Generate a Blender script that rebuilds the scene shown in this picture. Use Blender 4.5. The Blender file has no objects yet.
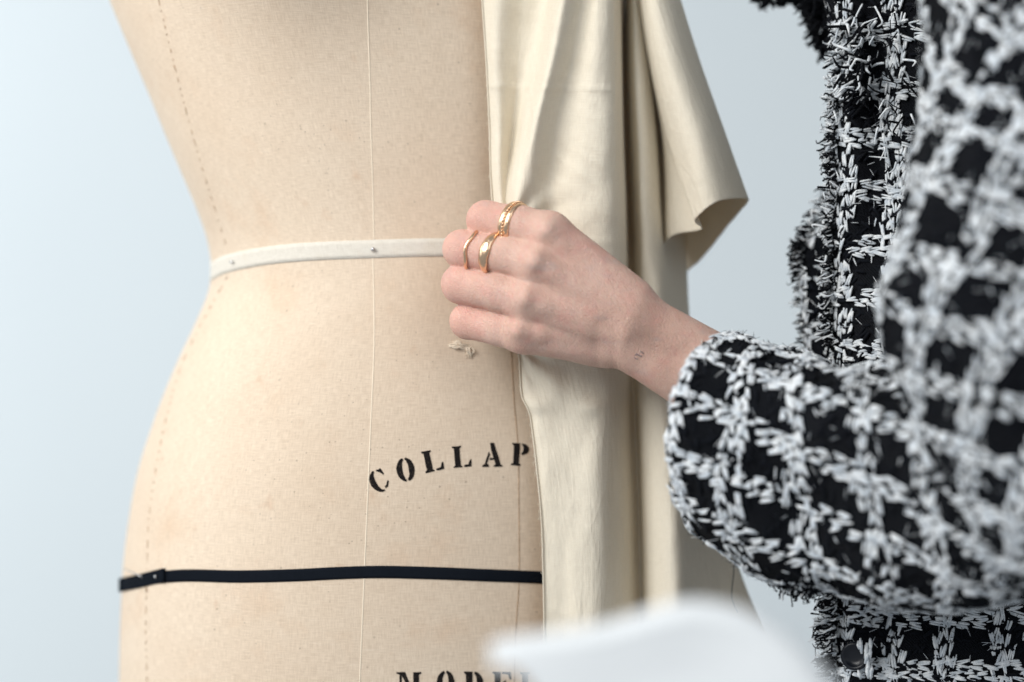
import bpy, bmesh, math, random
import numpy as np
from mathutils import Vector, Matrix
from mathutils.bvhtree import BVHTree
from mathutils.geometry import tessellate_polygon
from mathutils import noise as mnoise

random.seed(11); rng = np.random.default_rng(11)
SC = bpy.context.scene
COL = SC.collection
S = 0.0005          # metres per photograph pixel at the plane of focus
D = 1.2             # camera distance to that plane
Z0 = 1.15           # camera height

def W(px, py, d=0.0):
    """photograph position + distance behind the focus plane (mm) -> world point"""
    d = d * 0.001
    f = (D + d) / D
    return np.array([(px - 512) * S * f, d, Z0 - (py - 341) * S * f])

def PX(p):
    f = (D + p[1]) / D
    return (p[0] / S / f + 512, 341 - (p[2] - Z0) / S / f)

# ------------------------------------------------------------------ helpers
def link(name, me, mats, parent=None):
    o = bpy.data.objects.new(name, me); COL.objects.link(o)
    for m in (mats if isinstance(mats, (list, tuple)) else [mats]): me.materials.append(m)
    if parent is not None: o.parent = parent
    return o

def tag(o, label=None, cat=None, group=None, kind=None):
    if label: o['label'] = label
    if cat: o['category'] = cat
    if group: o['group'] = group
    if kind: o['kind'] = kind
    return o

class MB:
    def __init__(s): s.v = []; s.f = []; s.m = []; s.uv = []; s.n = 0
    def add(s, verts, faces, mat=0, uvs=None):
        b = s.n; verts = np.asarray(verts, float)
        s.v.append(verts); s.n += len(verts)
        for f in faces: s.f.append(tuple(b + i for i in f)); s.m.append(mat)
        s.uv.append(np.zeros((len(verts), 2)) if uvs is None else np.asarray(uvs, float))
        return b
    def grid(s, P, mat=0, closed=False, uv=None):
        nu, nv = P.shape[:2]
        faces = []
        for i in range(nu - 1):
            for j in range(nv - (0 if closed else 1)):
                k = (j + 1) % nv
                faces.append((i * nv + j, i * nv + k, (i + 1) * nv + k, (i + 1) * nv + j))
        if uv is None:
            du = np.linalg.norm(np.diff(P, axis=1), axis=2).mean(0)
            dv = np.linalg.norm(np.diff(P, axis=0), axis=2).mean(1)
            U = np.concatenate([[0], np.cumsum(du)]); V = np.concatenate([[0], np.cumsum(dv)])
            uv = np.stack(np.meshgrid(U, V), -1)
        s.add(P.reshape(-1, 3), faces, mat, uv.reshape(-1, 2))
    def tube(s, pts, r, mat=0, n=6, cap=True):
        pts = np.asarray(pts, float); m = len(pts)
        rr = np.full(m, r) if np.isscalar(r) else np.asarray(r)
        t = np.gradient(pts, axis=0); t /= np.linalg.norm(t, axis=1)[:, None] + 1e-12
        ref = np.array([0, 0, 1.0]) if abs(t[0][2]) < .9 else np.array([1.0, 0, 0])
        V = []
        a = np.cross(t[0], ref); a /= np.linalg.norm(a)
        for i in range(m):
            a = a - t[i] * a.dot(t[i]); a /= np.linalg.norm(a) + 1e-12
            b = np.cross(t[i], a)
            for k in range(n):
                q = 2 * math.pi * k / n
                V.append(pts[i] + rr[i] * (a * math.cos(q) + b * math.sin(q)))
        F = [(i * n + k, i * n + (k + 1) % n, (i + 1) * n + (k + 1) % n, (i + 1) * n + k) for i in range(m - 1) for k in range(n)]
        if cap: F += [tuple(range(n))[::-1], tuple((m - 1) * n + k for k in range(n))]
        L = np.concatenate([[0], np.cumsum(np.linalg.norm(np.diff(pts, axis=0), axis=1))])
        uv = [(k / n * 2 * math.pi * rr[i], L[i]) for i in range(m) for k in range(n)]
        s.add(V, F, mat, uv)
    def build(s, name, mats, parent=None, smooth=True):
        me = bpy.data.meshes.new(name)
        V = np.concatenate(s.v); UV = np.concatenate(s.uv)
        me.from_pydata(V.tolist(), [], s.f)
        uvl = me.uv_layers.new(name='UVMap')
        li = np.zeros(len(me.loops), dtype=np.int32); me.loops.foreach_get('vertex_index', li)
        uvl.data.foreach_set('uv', UV[li].astype(np.float32).ravel())
        me.polygons.foreach_set('material_index', np.array(s.m, dtype=np.int32))
        me.polygons.foreach_set('use_smooth', np.full(len(me.polygons), smooth))
        me.update()
        return link(name, me, mats, parent)

def crom(P, n, closed=False):
    """Catmull-Rom through rows of P (axis 0) resampled to n samples"""
    P = np.asarray(P, float); m = len(P)
    if closed:
        t = np.arange(n) / n * m
    else:
        t = np.linspace(0, m - 1, n)
    i = np.floor(t).astype(int)
    if not closed: i = np.clip(i, 0, m - 2)
    f = (t - i).reshape((-1,) + (1,) * (P.ndim - 1))
    if closed:
        g = lambda k: P[(i + k) % m]
    else:
        ext = np.concatenate([[2 * P[0] - P[1]], P, [2 * P[-1] - P[-2]]])
        g = lambda k: ext[i + k + 1]
    p0, p1, p2, p3 = g(-1), g(0), g(1), g(2)
    return 0.5 * ((2 * p1) + (-p0 + p2) * f + (2 * p0 - 5 * p1 + 4 * p2 - p3) * f ** 2 + (-p0 + 3 * p1 - 3 * p2 + p3) * f ** 3)

def interp(tab, x):
    a = np.array(sorted(tab)); return np.interp(x, a[:, 0], a[:, 1])

def sinterp(tab, x):
    """smooth (monotone cubic-ish) table interpolation"""
    a = np.array(sorted(tab), float); xs, ys = a[:, 0], a[:, 1]
    h = np.diff(xs); dl = np.diff(ys) / h
    m = np.zeros(len(xs)); m[0] = dl[0]; m[-1] = dl[-1]
    for k in range(1, len(xs) - 1):
        m[k] = (dl[k - 1] * h[k] + dl[k] * h[k - 1]) / (h[k] + h[k - 1])
    x = np.clip(x, xs[0], xs[-1]); i = np.clip(np.searchsorted(xs, x) - 1, 0, len(xs) - 2)
    t = (x - xs[i]) / h[i]
    return ((2*t**3-3*t**2+1)*ys[i] + (t**3-2*t**2+t)*h[i]*m[i] + (-2*t**3+3*t**2)*ys[i+1] + (t**3-t**2)*h[i]*m[i+1])

# ------------------------------------------------------------------ materials
class NT:
    def __init__(s, name):
        s.m = bpy.data.materials.new(name); s.m.use_nodes = True
        s.t = s.m.node_tree; s.t.nodes.clear()
        s.out = s.t.nodes.new('ShaderNodeOutputMaterial'); s.b = s.t.nodes.new('ShaderNodeBsdfPrincipled')
        s.t.links.new(s.b.outputs[0], s.out.inputs[0])
    def n(s, ty, ins=None, **kw):
        nd = s.t.nodes.new(ty)
        for k, v in kw.items(): setattr(nd, k, v)
        if ins:
            for k, v in ins.items(): s.set(nd, k, v)
        return nd
    def set(s, nd, k, v):
        if isinstance(v, bpy.types.NodeSocket): s.t.links.new(v, nd.inputs[k])
        else: nd.inputs[k].default_value = v
    def P(s, **kw):
        for k, v in kw.items(): s.set(s.b, k.replace('_', ' '), v)
    def math(s, op, a, b=None, clamp=False):
        nd = s.n('ShaderNodeMath', operation=op, use_clamp=clamp); s.set(nd, 0, a)
        if b is not None: s.set(nd, 1, b)
        return nd.outputs[0]
    def mix(s, f, a, b, bt='MIX'):
        nd = s.n('ShaderNodeMix', data_type='RGBA', blend_type=bt)
        s.set(nd, 0, f); s.set(nd, 6, a); s.set(nd, 7, b); return nd.outputs[2]
    def noise(s, vec, scale, detail=3, rough=.5, sc=None):
        if sc: vec = s.n('ShaderNodeMapping', {'Vector': vec, 'Scale': sc}).outputs[0]
        return s.n('ShaderNodeTexNoise', {'Vector': vec, 'Scale': scale, 'Detail': detail, 'Roughness': rough}).outputs[0]
    def rng(s, v, a, b, c=0.0, d=1.0):
        return s.n('ShaderNodeMapRange', {'Value': v, 'From Min': a, 'From Max': b, 'To Min': c, 'To Max': d}).outputs[0]
    def bump(s, h, dist, strength=1.0, normal=None):
        nd = s.n('ShaderNodeBump', {'Height': h, 'Distance': dist, 'Strength': strength})
        if normal is not None: s.set(nd, 'Normal', normal)
        return nd.outputs[0]
    def uv(s): return s.n('ShaderNodeTexCoord').outputs['UV']
    def obj(s): return s.n('ShaderNodeTexCoord').outputs['Object']

def mat_cloth(name, col_a, col_b, weave=1.0, stains=None, holes=False, trans=0.0, rough=.9, wrinkle=0.0, speck=0.25):
    k = NT(name); uv = k.uv()
    w1 = k.noise(uv, 1.0, 2, .6, (2600, 190, 1)); w2 = k.noise(uv, 1.0, 2, .6, (190, 2600, 1))
    w = k.math('MULTIPLY', k.math('ADD', w1, w2), .5)
    slub = k.noise(uv, 1.0, 3, .6, (55, 1500, 1))
    base = k.mix(k.rng(k.noise(uv, 9, 4, .6), .3, .7), col_a, col_b)
    if stains:
        base = k.mix(k.rng(k.noise(uv, 22, 5, .65), .55, .8, 0, .6), base, stains)
        blot = k.rng(k.noise(uv, 60, 3, .6), .66, .78, 0, .35)
        base = k.mix(blot, base, (stains[0] * .8, stains[1] * .62, stains[2] * .5, 1))
    base = k.mix(k.rng(w, .38, .62, speck, 0), base, (col_a[0] * .55, col_a[1] * .5, col_a[2] * .45, 1))
    base = k.mix(k.rng(slub, .62, .75, 0, .18 if col_a[0] > .1 else 0), base, (1, .95, .86, 1))
    if holes:
        for sc, th, msk, seed in ((160, .095, 14, 0), (120, .08, 9, 3.7), (260, .12, 11, 8.1)):
            vm = k.n('ShaderNodeMapping', {'Vector': uv, 'Location': (seed, seed, 0)}).outputs[0]
            vo = k.n('ShaderNodeTexVoronoi', {'Vector': vm, 'Scale': sc}).outputs['Distance']
            dot = k.rng(vo, th, th * .45)
            mk = k.rng(k.noise(vm, msk, 2), .5, .62)
            base = k.mix(k.math('MULTIPLY', k.math('MULTIPLY', dot, mk), .48), base, (.12, .08, .05, 1))
    h = k.math('ADD', k.math('MULTIPLY', w, 1.0), k.math('MULTIPLY', slub, .3))
    nb = k.bump(h, .00035, .55 * weave)
    if wrinkle:
        for (sx, sy, rot) in ((60, 14, .12), (34, 26, -.5)):
            mp = k.n('ShaderNodeMapping', {'Vector': uv, 'Rotation': (0, 0, rot), 'Scale': (sx, sy, 1)}).outputs[0]
            rd = k.math('ABSOLUTE', k.math('SUBTRACT', k.n('ShaderNodeTexNoise', {'Vector': mp, 'Scale': 1.0, 'Detail': 1, 'Distortion': .6}).outputs[0], .5))
            nb = k.bump(k.rng(rd, 0, .05, 1, 0), .0006 * wrinkle, .17, nb)
        wr = k.noise(uv, 1, 4, .6, (55, 16, 1))
        nb = k.bump(wr, .0035 * wrinkle, .5, nb)
    k.P(Base_Color=base, Roughness=rough, Normal=nb)
    k.set(k.b, 'Specular IOR Level', .12 if col_a[0] > .1 else .03)
    k.set(k.b, 'Sheen Weight', .08 if col_a[0] > .1 else 0); k.set(k.b, 'Sheen Roughness', .6)
    if trans:
        tr = k.n('ShaderNodeBsdfTranslucent', {'Color': (.90, .66, .30, 1)})
        mx = k.n('ShaderNodeMixShader', {0: trans}); k.t.links.new(k.b.outputs[0], mx.inputs[1]); k.t.links.new(tr.outputs[0], mx.inputs[2])
        k.t.links.new(mx.outputs[0], k.out.inputs[0])
    return k.m

def mat_plain(name, col, rough=.6, metal=0, bump=0, bscale=400, spec=.3, var=0, sheen=0):
    k = NT(name); ob = k.obj()
    n1 = k.noise(ob, bscale, 3)
    c = (*col, 1)
    if var: c = k.mix(k.rng(n1, .35, .65), (*[x * (1 - var) for x in col], 1), (*[min(1, x * (1 + var)) for x in col], 1))
    k.P(Base_Color=c, Roughness=rough, Metallic=metal)
    k.set(k.b, 'Specular IOR Level', spec)
    if sheen: k.set(k.b, 'Sheen Weight', sheen)
    if bump: k.P(Normal=k.bump(n1, bump, .8))
    return k.m

M = {}
M['linen'] = mat_cloth('linen', (.725, .59, .455, 1), (.795, .675, .54, 1), stains=(.66, .45, .30, 1), holes=True, speck=.42)
M['muslin'] = mat_cloth('muslin', (.86, .81, .68, 1), (.885, .84, .72, 1), weave=1.8, trans=.2, wrinkle=1.0, speck=.16)
M['twill_tape'] = mat_cloth('twill_tape', (.74, .70, .62, 1), (.79, .75, .67, 1), weave=2.2, stains=(.70, .62, .48, 1), speck=.32)
M['black_tape'] = mat_cloth('black_tape', (.006, .008, .012, 1), (.011, .014, .020, 1), weave=1.4, speck=.3)
M['thread_pale'] = mat_plain('thread_pale', (.80, .70, .55), .8)
M['thread_brown'] = mat_plain('thread_brown', (.36, .24, .15), .9, var=.3)
M['steel'] = mat_plain('steel', (.55, .55, .56), .25, 1)
M['gold'] = mat_plain('gold', (.83, .58, .39), .27, 1, bump=.00025, bscale=700)
M['tatt'] = mat_plain('tattoo_ink', (.28, .21, .21), .6)
M['tuft'] = mat_plain('cotton_tuft', (.78, .68, .55), .95)

k = NT('ink'); ob = k.obj()
nn = k.noise(ob, 1500, 4, .7)
k.P(Base_Color=k.mix(k.rng(nn, .60, .72, 0, .55), (.014, .012, .012, 1), (.40, .30, .2, 1)), Roughness=.85)
k.set(k.b, 'Specular IOR Level', .05)
M['ink'] = k.m

# tweed ground: black wool with a fine twill
k = NT('tweed_black'); uv = k.uv()
tw = k.n('ShaderNodeTexWave', {'Vector': k.n('ShaderNodeMapping', {'Vector': uv, 'Rotation': (0, 0, .8)}).outputs[0], 'Scale': 260, 'Distortion': 3.5, 'Detail': 2, 'Detail Scale': 2}).outputs[1]
fz = k.noise(uv, 1400, 3, .7)
k.P(Base_Color=k.mix(k.rng(fz, .4, .7), (.004, .005, .007, 1), (.014, .016, .022, 1)), Roughness=.95,
    Normal=k.bump(k.math('ADD', tw, fz), .0011, .9))
k.set(k.b, 'Specular IOR Level', .06); k.set(k.b, 'Sheen Weight', .02)
M['tweed'] = k.m
# white yarn
k = NT('white_yarn'); ob = k.obj()
f1 = k.noise(ob, 1900, 3, .7); f2 = k.noise(ob, 260, 2)
k.P(Base_Color=k.mix(k.rng(f2, .35, .65), (.62, .68, .74, 1), (.91, .94, .96, 1)), Roughness=.9, Normal=k.bump(f1, .0008, .7))
k.set(k.b, 'Specular IOR Level', .15); k.set(k.b, 'Sheen Weight', .3)
M['yarn'] = k.m
k = NT('grey_yarn')
k.P(Base_Color=(.30, .34, .38, 1), Roughness=.95)
M['gyarn'] = k.m

# skin
k = NT('skin'); ob = k.obj()
red = k.n('ShaderNodeAttribute', attribute_name='redness').outputs['Fac']
crs = k.n('ShaderNodeAttribute', attribute_name='pale').outputs['Fac']
base = k.mix(k.rng(k.noise(ob, 38, 4, .6), .3, .7), (.63, .40, .32, 1), (.75, .51, .42, 1))
base = k.mix(k.rng(k.noise(ob, 95, 3, .6), .5, .68, 0, .45), base, (.66, .33, .28, 1))
base = k.mix(k.rng(k.noise(ob, 60, 2, .5, (1, 1, 2.5)), .58, .7, 0, .3), base, (.52, .42, .40, 1))
base = k.mix(k.math('MULTIPLY', red, .55), base, (.80, .40, .33, 1))
base = k.mix(k.math('MULTIPLY', crs, .0), base, (.88, .70, .58, 1))
base = k.mix(k.rng(k.noise(ob, 420, 3, .6), .56, .72, 0, .22), base, (.70, .38, .32, 1))
vr = k.n('ShaderNodeTexVoronoi', {'Vector': k.n('ShaderNodeMapping', {'Vector': ob, 'Rotation': (0, .5, 0), 'Scale': (1, 1, 2.2)}).outputs[0], 'Scale': 620}, feature='DISTANCE_TO_EDGE').outputs[0]
fine = k.math('ADD', k.rng(vr, 0, .12, 0, .6), k.noise(ob, 1100, 3, .7))
ln = k.noise(k.n('ShaderNodeMapping', {'Vector': ob, 'Rotation': (0, .55, 0)}).outputs[0], 1, 3, .6, (520, 200, 90))
nb = k.bump(fine, .00038, .9); nb = k.bump(ln, .0007, .45, nb)
k.P(Base_Color=base, Roughness=.48, Normal=nb)
k.set(k.b, 'Specular IOR Level', .38)
k.set(k.b, 'Subsurface Weight', .22); k.set(k.b, 'Subsurface Radius', (1, .35, .2)); k.set(k.b, 'Subsurface Scale', .002)
M['skin'] = k.m

k = NT('painted_wall'); ob = k.obj()
k.P(Base_Color=k.mix(k.rng(k.noise(ob, 1.3, 3), .3, .7), (.55, .60, .63, 1), (.58, .63, .655, 1)), Roughness=.85, Normal=k.bump(k.noise(ob, 90, 4), .0012, .4))
M['wall'] = k.m
k = NT('white_fabric'); ob = k.obj()
k.P(Base_Color=(.70, .73, .75, 1), Roughness=.8, Normal=k.bump(k.noise(ob, 300, 3), .0006, .4))
M['white'] = k.m

# ------------------------------------------------------------------ wall
b = MB()
b.add([(-4.5, 1.55, -.2), (4.5, 1.55, -.2), (4.5, 1.55, 3.2), (-4.5, 1.55, 3.2)], [(0, 1, 2, 3)], 0, [(0, 0), (9, 0), (9, 3), (0, 3)])
tag(b.build('wall', M['wall'], smooth=False), kind='structure')

# ------------------------------------------------------------------ dress form
ALPHA = math.radians(19)
LEFT = [(-420, 300), (-360, 190), (-280, 108), (-180, 84), (-80, 80), (0, 106), (50, 127), (100, 149), (150, 170), (180, 183), (215, 198), (245, 208), (268, 211), (290, 209), (320, 197), (360, 178), (400, 161), (430, 150), (460, 140), (490, 133), (520, 128), (550, 124), (600, 121), (682, 119), (760, 121), (860, 126), (980, 132)]
FRONT = [(-420, 70), (-280, 30), (-80, 6), (60, 10), (150, 14), (245, 17), (330, 12), (450, 4), (600, 5), (700, 10), (980, 22)]   # mm
BHALF = [(-420, 60), (-280, 95), (-80, 112), (60, 100), (150, 92), (245, 88), (330, 98), (450, 118), (600, 126), (980, 130)]   # mm
RIGHT = [(-420, 560), (-280, 640), (-160, 668), (-80, 672), (0, 668), (100, 655), (150, 646), (245, 634), (300, 642), (360, 660), (450, 684), (560, 698), (700, 708), (980, 712)]
FT = {}
def form_params(py):
    b_ = sinterp(BHALF, py) * .001; cy = sinterp(FRONT, py) * .001 + b_
    f = (D + cy) / D
    return np.interp(py, FT['py'], FT['a']), b_, np.interp(py, FT['py'], FT['cx']), cy, f
def form_pt(th, py):
    """th: 0 = centre front, positive to picture right; py = height index"""
    a, b_, cx, cy, f = form_params(py)
    n = 2.15
    c, s_ = np.sin(th), np.cos(th)
    lx = a * np.sign(c) * np.abs(c) ** (2 / n); ly = b_ * np.sign(s_) * np.abs(s_) ** (2 / n)
    bz = np.exp(-((py + 95) / 120.0) ** 2)
    bust = .043 * bz * (np.exp(-((th + .60) / .34) ** 2) + np.exp(-((th - .60) / .34) ** 2))
    # flat princess-seam break
    lx = lx + bust * .35 * np.sin(th); ly = ly + bust
    X = cx + lx * math.cos(ALPHA) + ly * math.sin(ALPHA)
    Y = cy + lx * math.sin(ALPHA) - ly * math.cos(ALPHA)
    Z = Z0 - (py - 341) * S * f * np.ones_like(th * 1.0)
    return np.stack([X, Y, Z * np.ones_like(X)], -1)
ths = np.linspace(-math.pi, math.pi, 241)
FT['py'] = np.arange(-420, 981, 10.0); FT['a'] = np.full(len(FT['py']), .13); FT['cx'] = np.full(len(FT['py']), -.04)
for _ in range(7):          # fit half width and centre of every level to the two outlines
    na, nc = FT['a'].copy(), FT['cx'].copy()
    for i, py in enumerate(FT['py']):
        q = form_pt(ths, py); xs = q[:, 0] / S / ((D + q[:, 1]) / D) + 512
        l, r = sinterp(LEFT, py), sinterp(RIGHT, py)
        na[i] += ((r - l) - (xs.max() - xs.min())) * .5 * S; nc[i] += ((l + r) - (xs.max() + xs.min())) * .5 * S
    FT['a'], FT['cx'] = na, nc
pys = np.linspace(-420, 980, 281)
P = np.stack([form_pt(ths, py) for py in pys])
uv = np.stack(np.meshgrid(ths * .125, -pys * S), -1)
form = bpy.data.objects.new('dress_form', None); COL.objects.link(form)
tag(form, 'tan linen covered dress form with a white waist tape, black hip tape and stencilled letters', 'dress form')
b = MB(); b.grid(P, 0, uv=uv)
top = P[0].mean(0); bot = P[-1].mean(0)
n = len(ths)
b.add(np.concatenate([P[0], [top]]), [(i, i + 1, n) for i in range(n - 1)])
b.add(np.concatenate([P[-1], [bot]]), [(i + 1, i, n) for i in range(n - 1)])
torso = b.build('torso', M['linen'], form)
bv_v = P.reshape(-1, 3).tolist()
bv_f = [(i * n + j, i * n + j + 1, (i + 1) * n + j + 1, (i + 1) * n + j) for i in range(len(pys) - 1) for j in range(n - 1)]
FB = BVHTree.FromPolygons(bv_v, bv_f)
CAM = Vector((0, -D, Z0))
def hit(px, py, bvh=None):
    tgt = Vector(W(px, py, 0)); dr = (tgt - CAM).normalized()
    loc, nor, _, _ = (bvh or FB).ray_cast(CAM, dr)
    if loc is None: return None, None
    if nor.dot(dr) > 0: nor = -nor
    return np.array(loc), np.array(nor)

def surf_line(pts, step=3.0, off=0.0):
    pts = crom(pts, 200); out = []
    L = np.concatenate([[0], np.cumsum(np.linalg.norm(np.diff(pts, axis=0), axis=1))])
    for q in np.arange(0, L[-1], step):
        x = np.interp(q, L, pts[:, 0]); y = np.interp(q, L, pts[:, 1])
        p, nn = hit(x, y)
        if p is not None: out.append(p + nn * off)
    return np.array(out)

seamA1 = [(152, -30), (160, 5), (172, 55), (186, 110), (200, 160), (214, 205), (228, 250)]
seamA2 = [(228, 276), (212, 305), (196, 335), (180, 370), (166, 420), (156, 470), (149, 520), (147, 575), (146, 630), (148, 700)]
seamB1 = [(367, -30), (368, 20), (370, 80), (371, 130), (373, 190), (374, 240)]
seamB2 = [(373, 258), (374, 300), (374, 350), (371, 420), (368, 490), (365, 560), (362, 630), (359, 700)]
seamC = [(511, 345), (514, 400), (518, 450), (519, 520), (519, 580), (516, 630), (514, 700)]
def ridge(name, pts, r, mat, off):
    l = surf_line(pts, 2.0, off); mb = MB(); mb.tube(l, r, n=6); return mb.build(name, mat, form)
M['seam_thread'] = mat_plain('seam_thread', (.80, .70, .56), .9)
ridge('seam', seamB1, .00036, M['seam_thread'], -.0001)
ridge('seam', seamB2, .00036, M['seam_thread'], -.0001)
ridge('seam', seamC, .0003, M['thread_brown'], -.0001)
def stitched(pts, dash, gap, r):
    mb = MB(); l = surf_line(pts, 1.0, .0001); i = 0
    while i + dash < len(l):
        d_ = dash + random.randint(-4, 4); seg = l[i:i + max(3, d_)].copy()
        sg = len(seg); seg += np.array([1, 0, 0]) * (np.linspace(-1, 1, sg) * random.uniform(-.0004, .0004))[:, None]
        mb.tube(seg, r * random.uniform(.8, 1.2), n=5); i += d_ + gap + random.randint(0, 2)
    return mb.build('stitched_seam', M['thread_brown'], form)
stitched(seamA1, 6, 4, .00024); stitched(seamA2, 6, 4, .00024)
def ribbon_on_form(Tc, half, off, th0=-math.pi, th1=math.pi, nseg=240, thick=.0006, nw=5, twist=None):
    th = np.linspace(th0, th1, nseg + 1)
    rows = []
    for t in th:
        line = []
        for w_ in np.linspace(-1, 1, nw):
            py = 300.0 if Tc is TW else 575.0
            for _ in range(14):
                p = form_pt(np.array([t]), py)[0]; x, y = PX(p)
                target = sinterp(Tc, x) + w_ * half
                py += (target - y) * .8
            # outward normal from finite differences
            a1 = form_pt(np.array([t + .01]), py)[0] - form_pt(np.array([t - .01]), py)[0]
            a2 = form_pt(np.array([t]), py + 2)[0] - form_pt(np.array([t]), py - 2)[0]
            nn = np.cross(a1, a2); nn /= np.linalg.norm(nn)
            c_ = form_pt(np.array([t]), py)[0] - np.array([form_params(py)[2], form_params(py)[3], form_pt(np.array([t]), py)[0][2]])
            if nn.dot(c_) < 0: nn = -nn
            line.append((p, nn))
        rows.append(line)
    Pt = np.array([[q[0] + q[1] * (off + thick) for q in r] for r in rows])
    Pb = np.array([[q[0] + q[1] * (off - .0005) for q in r] for r in rows])
    ring = np.concatenate([Pt, Pb[:, ::-1]], 1)
    w_ = half * 2 * S
    vv = np.concatenate([np.linspace(0, w_, nw), np.linspace(w_, 0, nw)])
    uvr = np.stack(np.meshgrid(vv, th * .13), -1)
    mb = MB(); mb.grid(ring, 0, closed=True, uv=uvr); return mb
TW = [(150, 330), (205, 275), (212, 271), (222, 265.5), (234, 262), (255, 257.5), (285, 253.5), (320, 251), (373, 249), (430, 247.5), (500, 249), (600, 257), (700, 280)]
TB = [(100, 590), (121, 584.5), (140, 580.5), (158, 577.5), (175, 576), (240, 576.5), (300, 575), (340, 573), (370, 572), (430, 573), (480, 575), (541, 577.5), (650, 586), (780, 605)]
wt = ribbon_on_form(TW, 9.1, .0001, thick=.0002, nseg=300).build('waist_tape', M['twill_tape'], form)
ht = ribbon_on_form(TB, 6.2, .0001, thick=.0002, nseg=300).build('hip_tape', M['black_tape'], form)
# overlapping end of the hip tape
mb = MB(); L = []
for i, x in enumerate(np.linspace(119.5, 165, 16)):
    yc = np.interp(x, [119.5, 140, 160, 165], [585.5, 581, 576, 575.2]); row = []
    for w_ in (-6.9, -3.5, 0, 3.5, 6.9):
        p, nn = hit(max(x, 123.5), yc + w_)
        if p is None: p, nn = hit(128, yc + w_)
        row.append(p + nn * (.0006 + (.0006 if i > 13 else 0)) + np.array([min(0, (x - 123.5)) * S, 0, 0]))
    L.append(row)
L = np.array(L); mb.grid(L, 0); mb.tube(L[-1], .0011, n=6); mb.build('tape_end', M['black_tape'], ht)
def pin(px, py, parent, r=.0011, ang=None):
    p, nn = hit(px, py); mb = MB()
    u = [p - nn * .001, p + nn * .0016, p + nn * .0021, p + nn * .0025]
    mb.tube(u, [r * .6, r, r * .8, r * .3], n=10); mb.build('pin', M['steel'], parent)
pin(373, 249.5, wt, .0012); pin(234, 262, wt, .0009); pin(158, 576.5, ht, .0009)
p0, n0 = hit(132, 569); p1, n1 = hit(143, 575)
mb = MB(); mb.tube([p0 + n0 * .004, p1 + n1 * .0025, p1 + n1 * .002 + np.array([.002, 0, -.001])], [.0002, .0003, .0008], n=6); mb.build('pin', M['steel'], ht)
# short thread tail under the tape end
mb = MB(); p0, n0 = hit(147, 588); p1, n1 = hit(148, 592)
mb.tube([p0 + n0 * .0008, p1 + n1 * .0008], .0003, n=5); mb.build('thread_tail', M['thread_brown'], ht)

# frayed nick in the linen
mb = MB()
def tuft_strand(pts, r):
    l = [];
    for (x, y, o) in pts:
        p, nn = hit(x, y); l.append(p + nn * o * .001)
    mb.tube(crom(l, 10), np.interp(np.linspace(0, 1, 10), [0, .5, 1], [r * .5, r, r * .4]), n=5)
for k_ in range(16):
    x0 = random.uniform(447, 454); y0 = random.uniform(342, 348)
    tuft_strand([(x0, y0, .2), (x0 + random.uniform(4, 9), y0 + random.uniform(-1.5, 2), random.uniform(.6, 1.8)), (random.uniform(462, 471), random.uniform(345, 352), .3), (random.uniform(468, 474), random.uniform(347, 357), .1)], random.uniform(.00022, .0005))
for k_ in range(7):
    x0 = random.uniform(464, 470); tuft_strand([(x0, 346, .3), (x0 + random.uniform(-1, 4), 351, 1.2), (x0 + random.uniform(-2, 4), random.uniform(354, 360), .2)], random.uniform(.0002, .0004))
mb.build('frayed_nick', M['tuft'], form)

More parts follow.
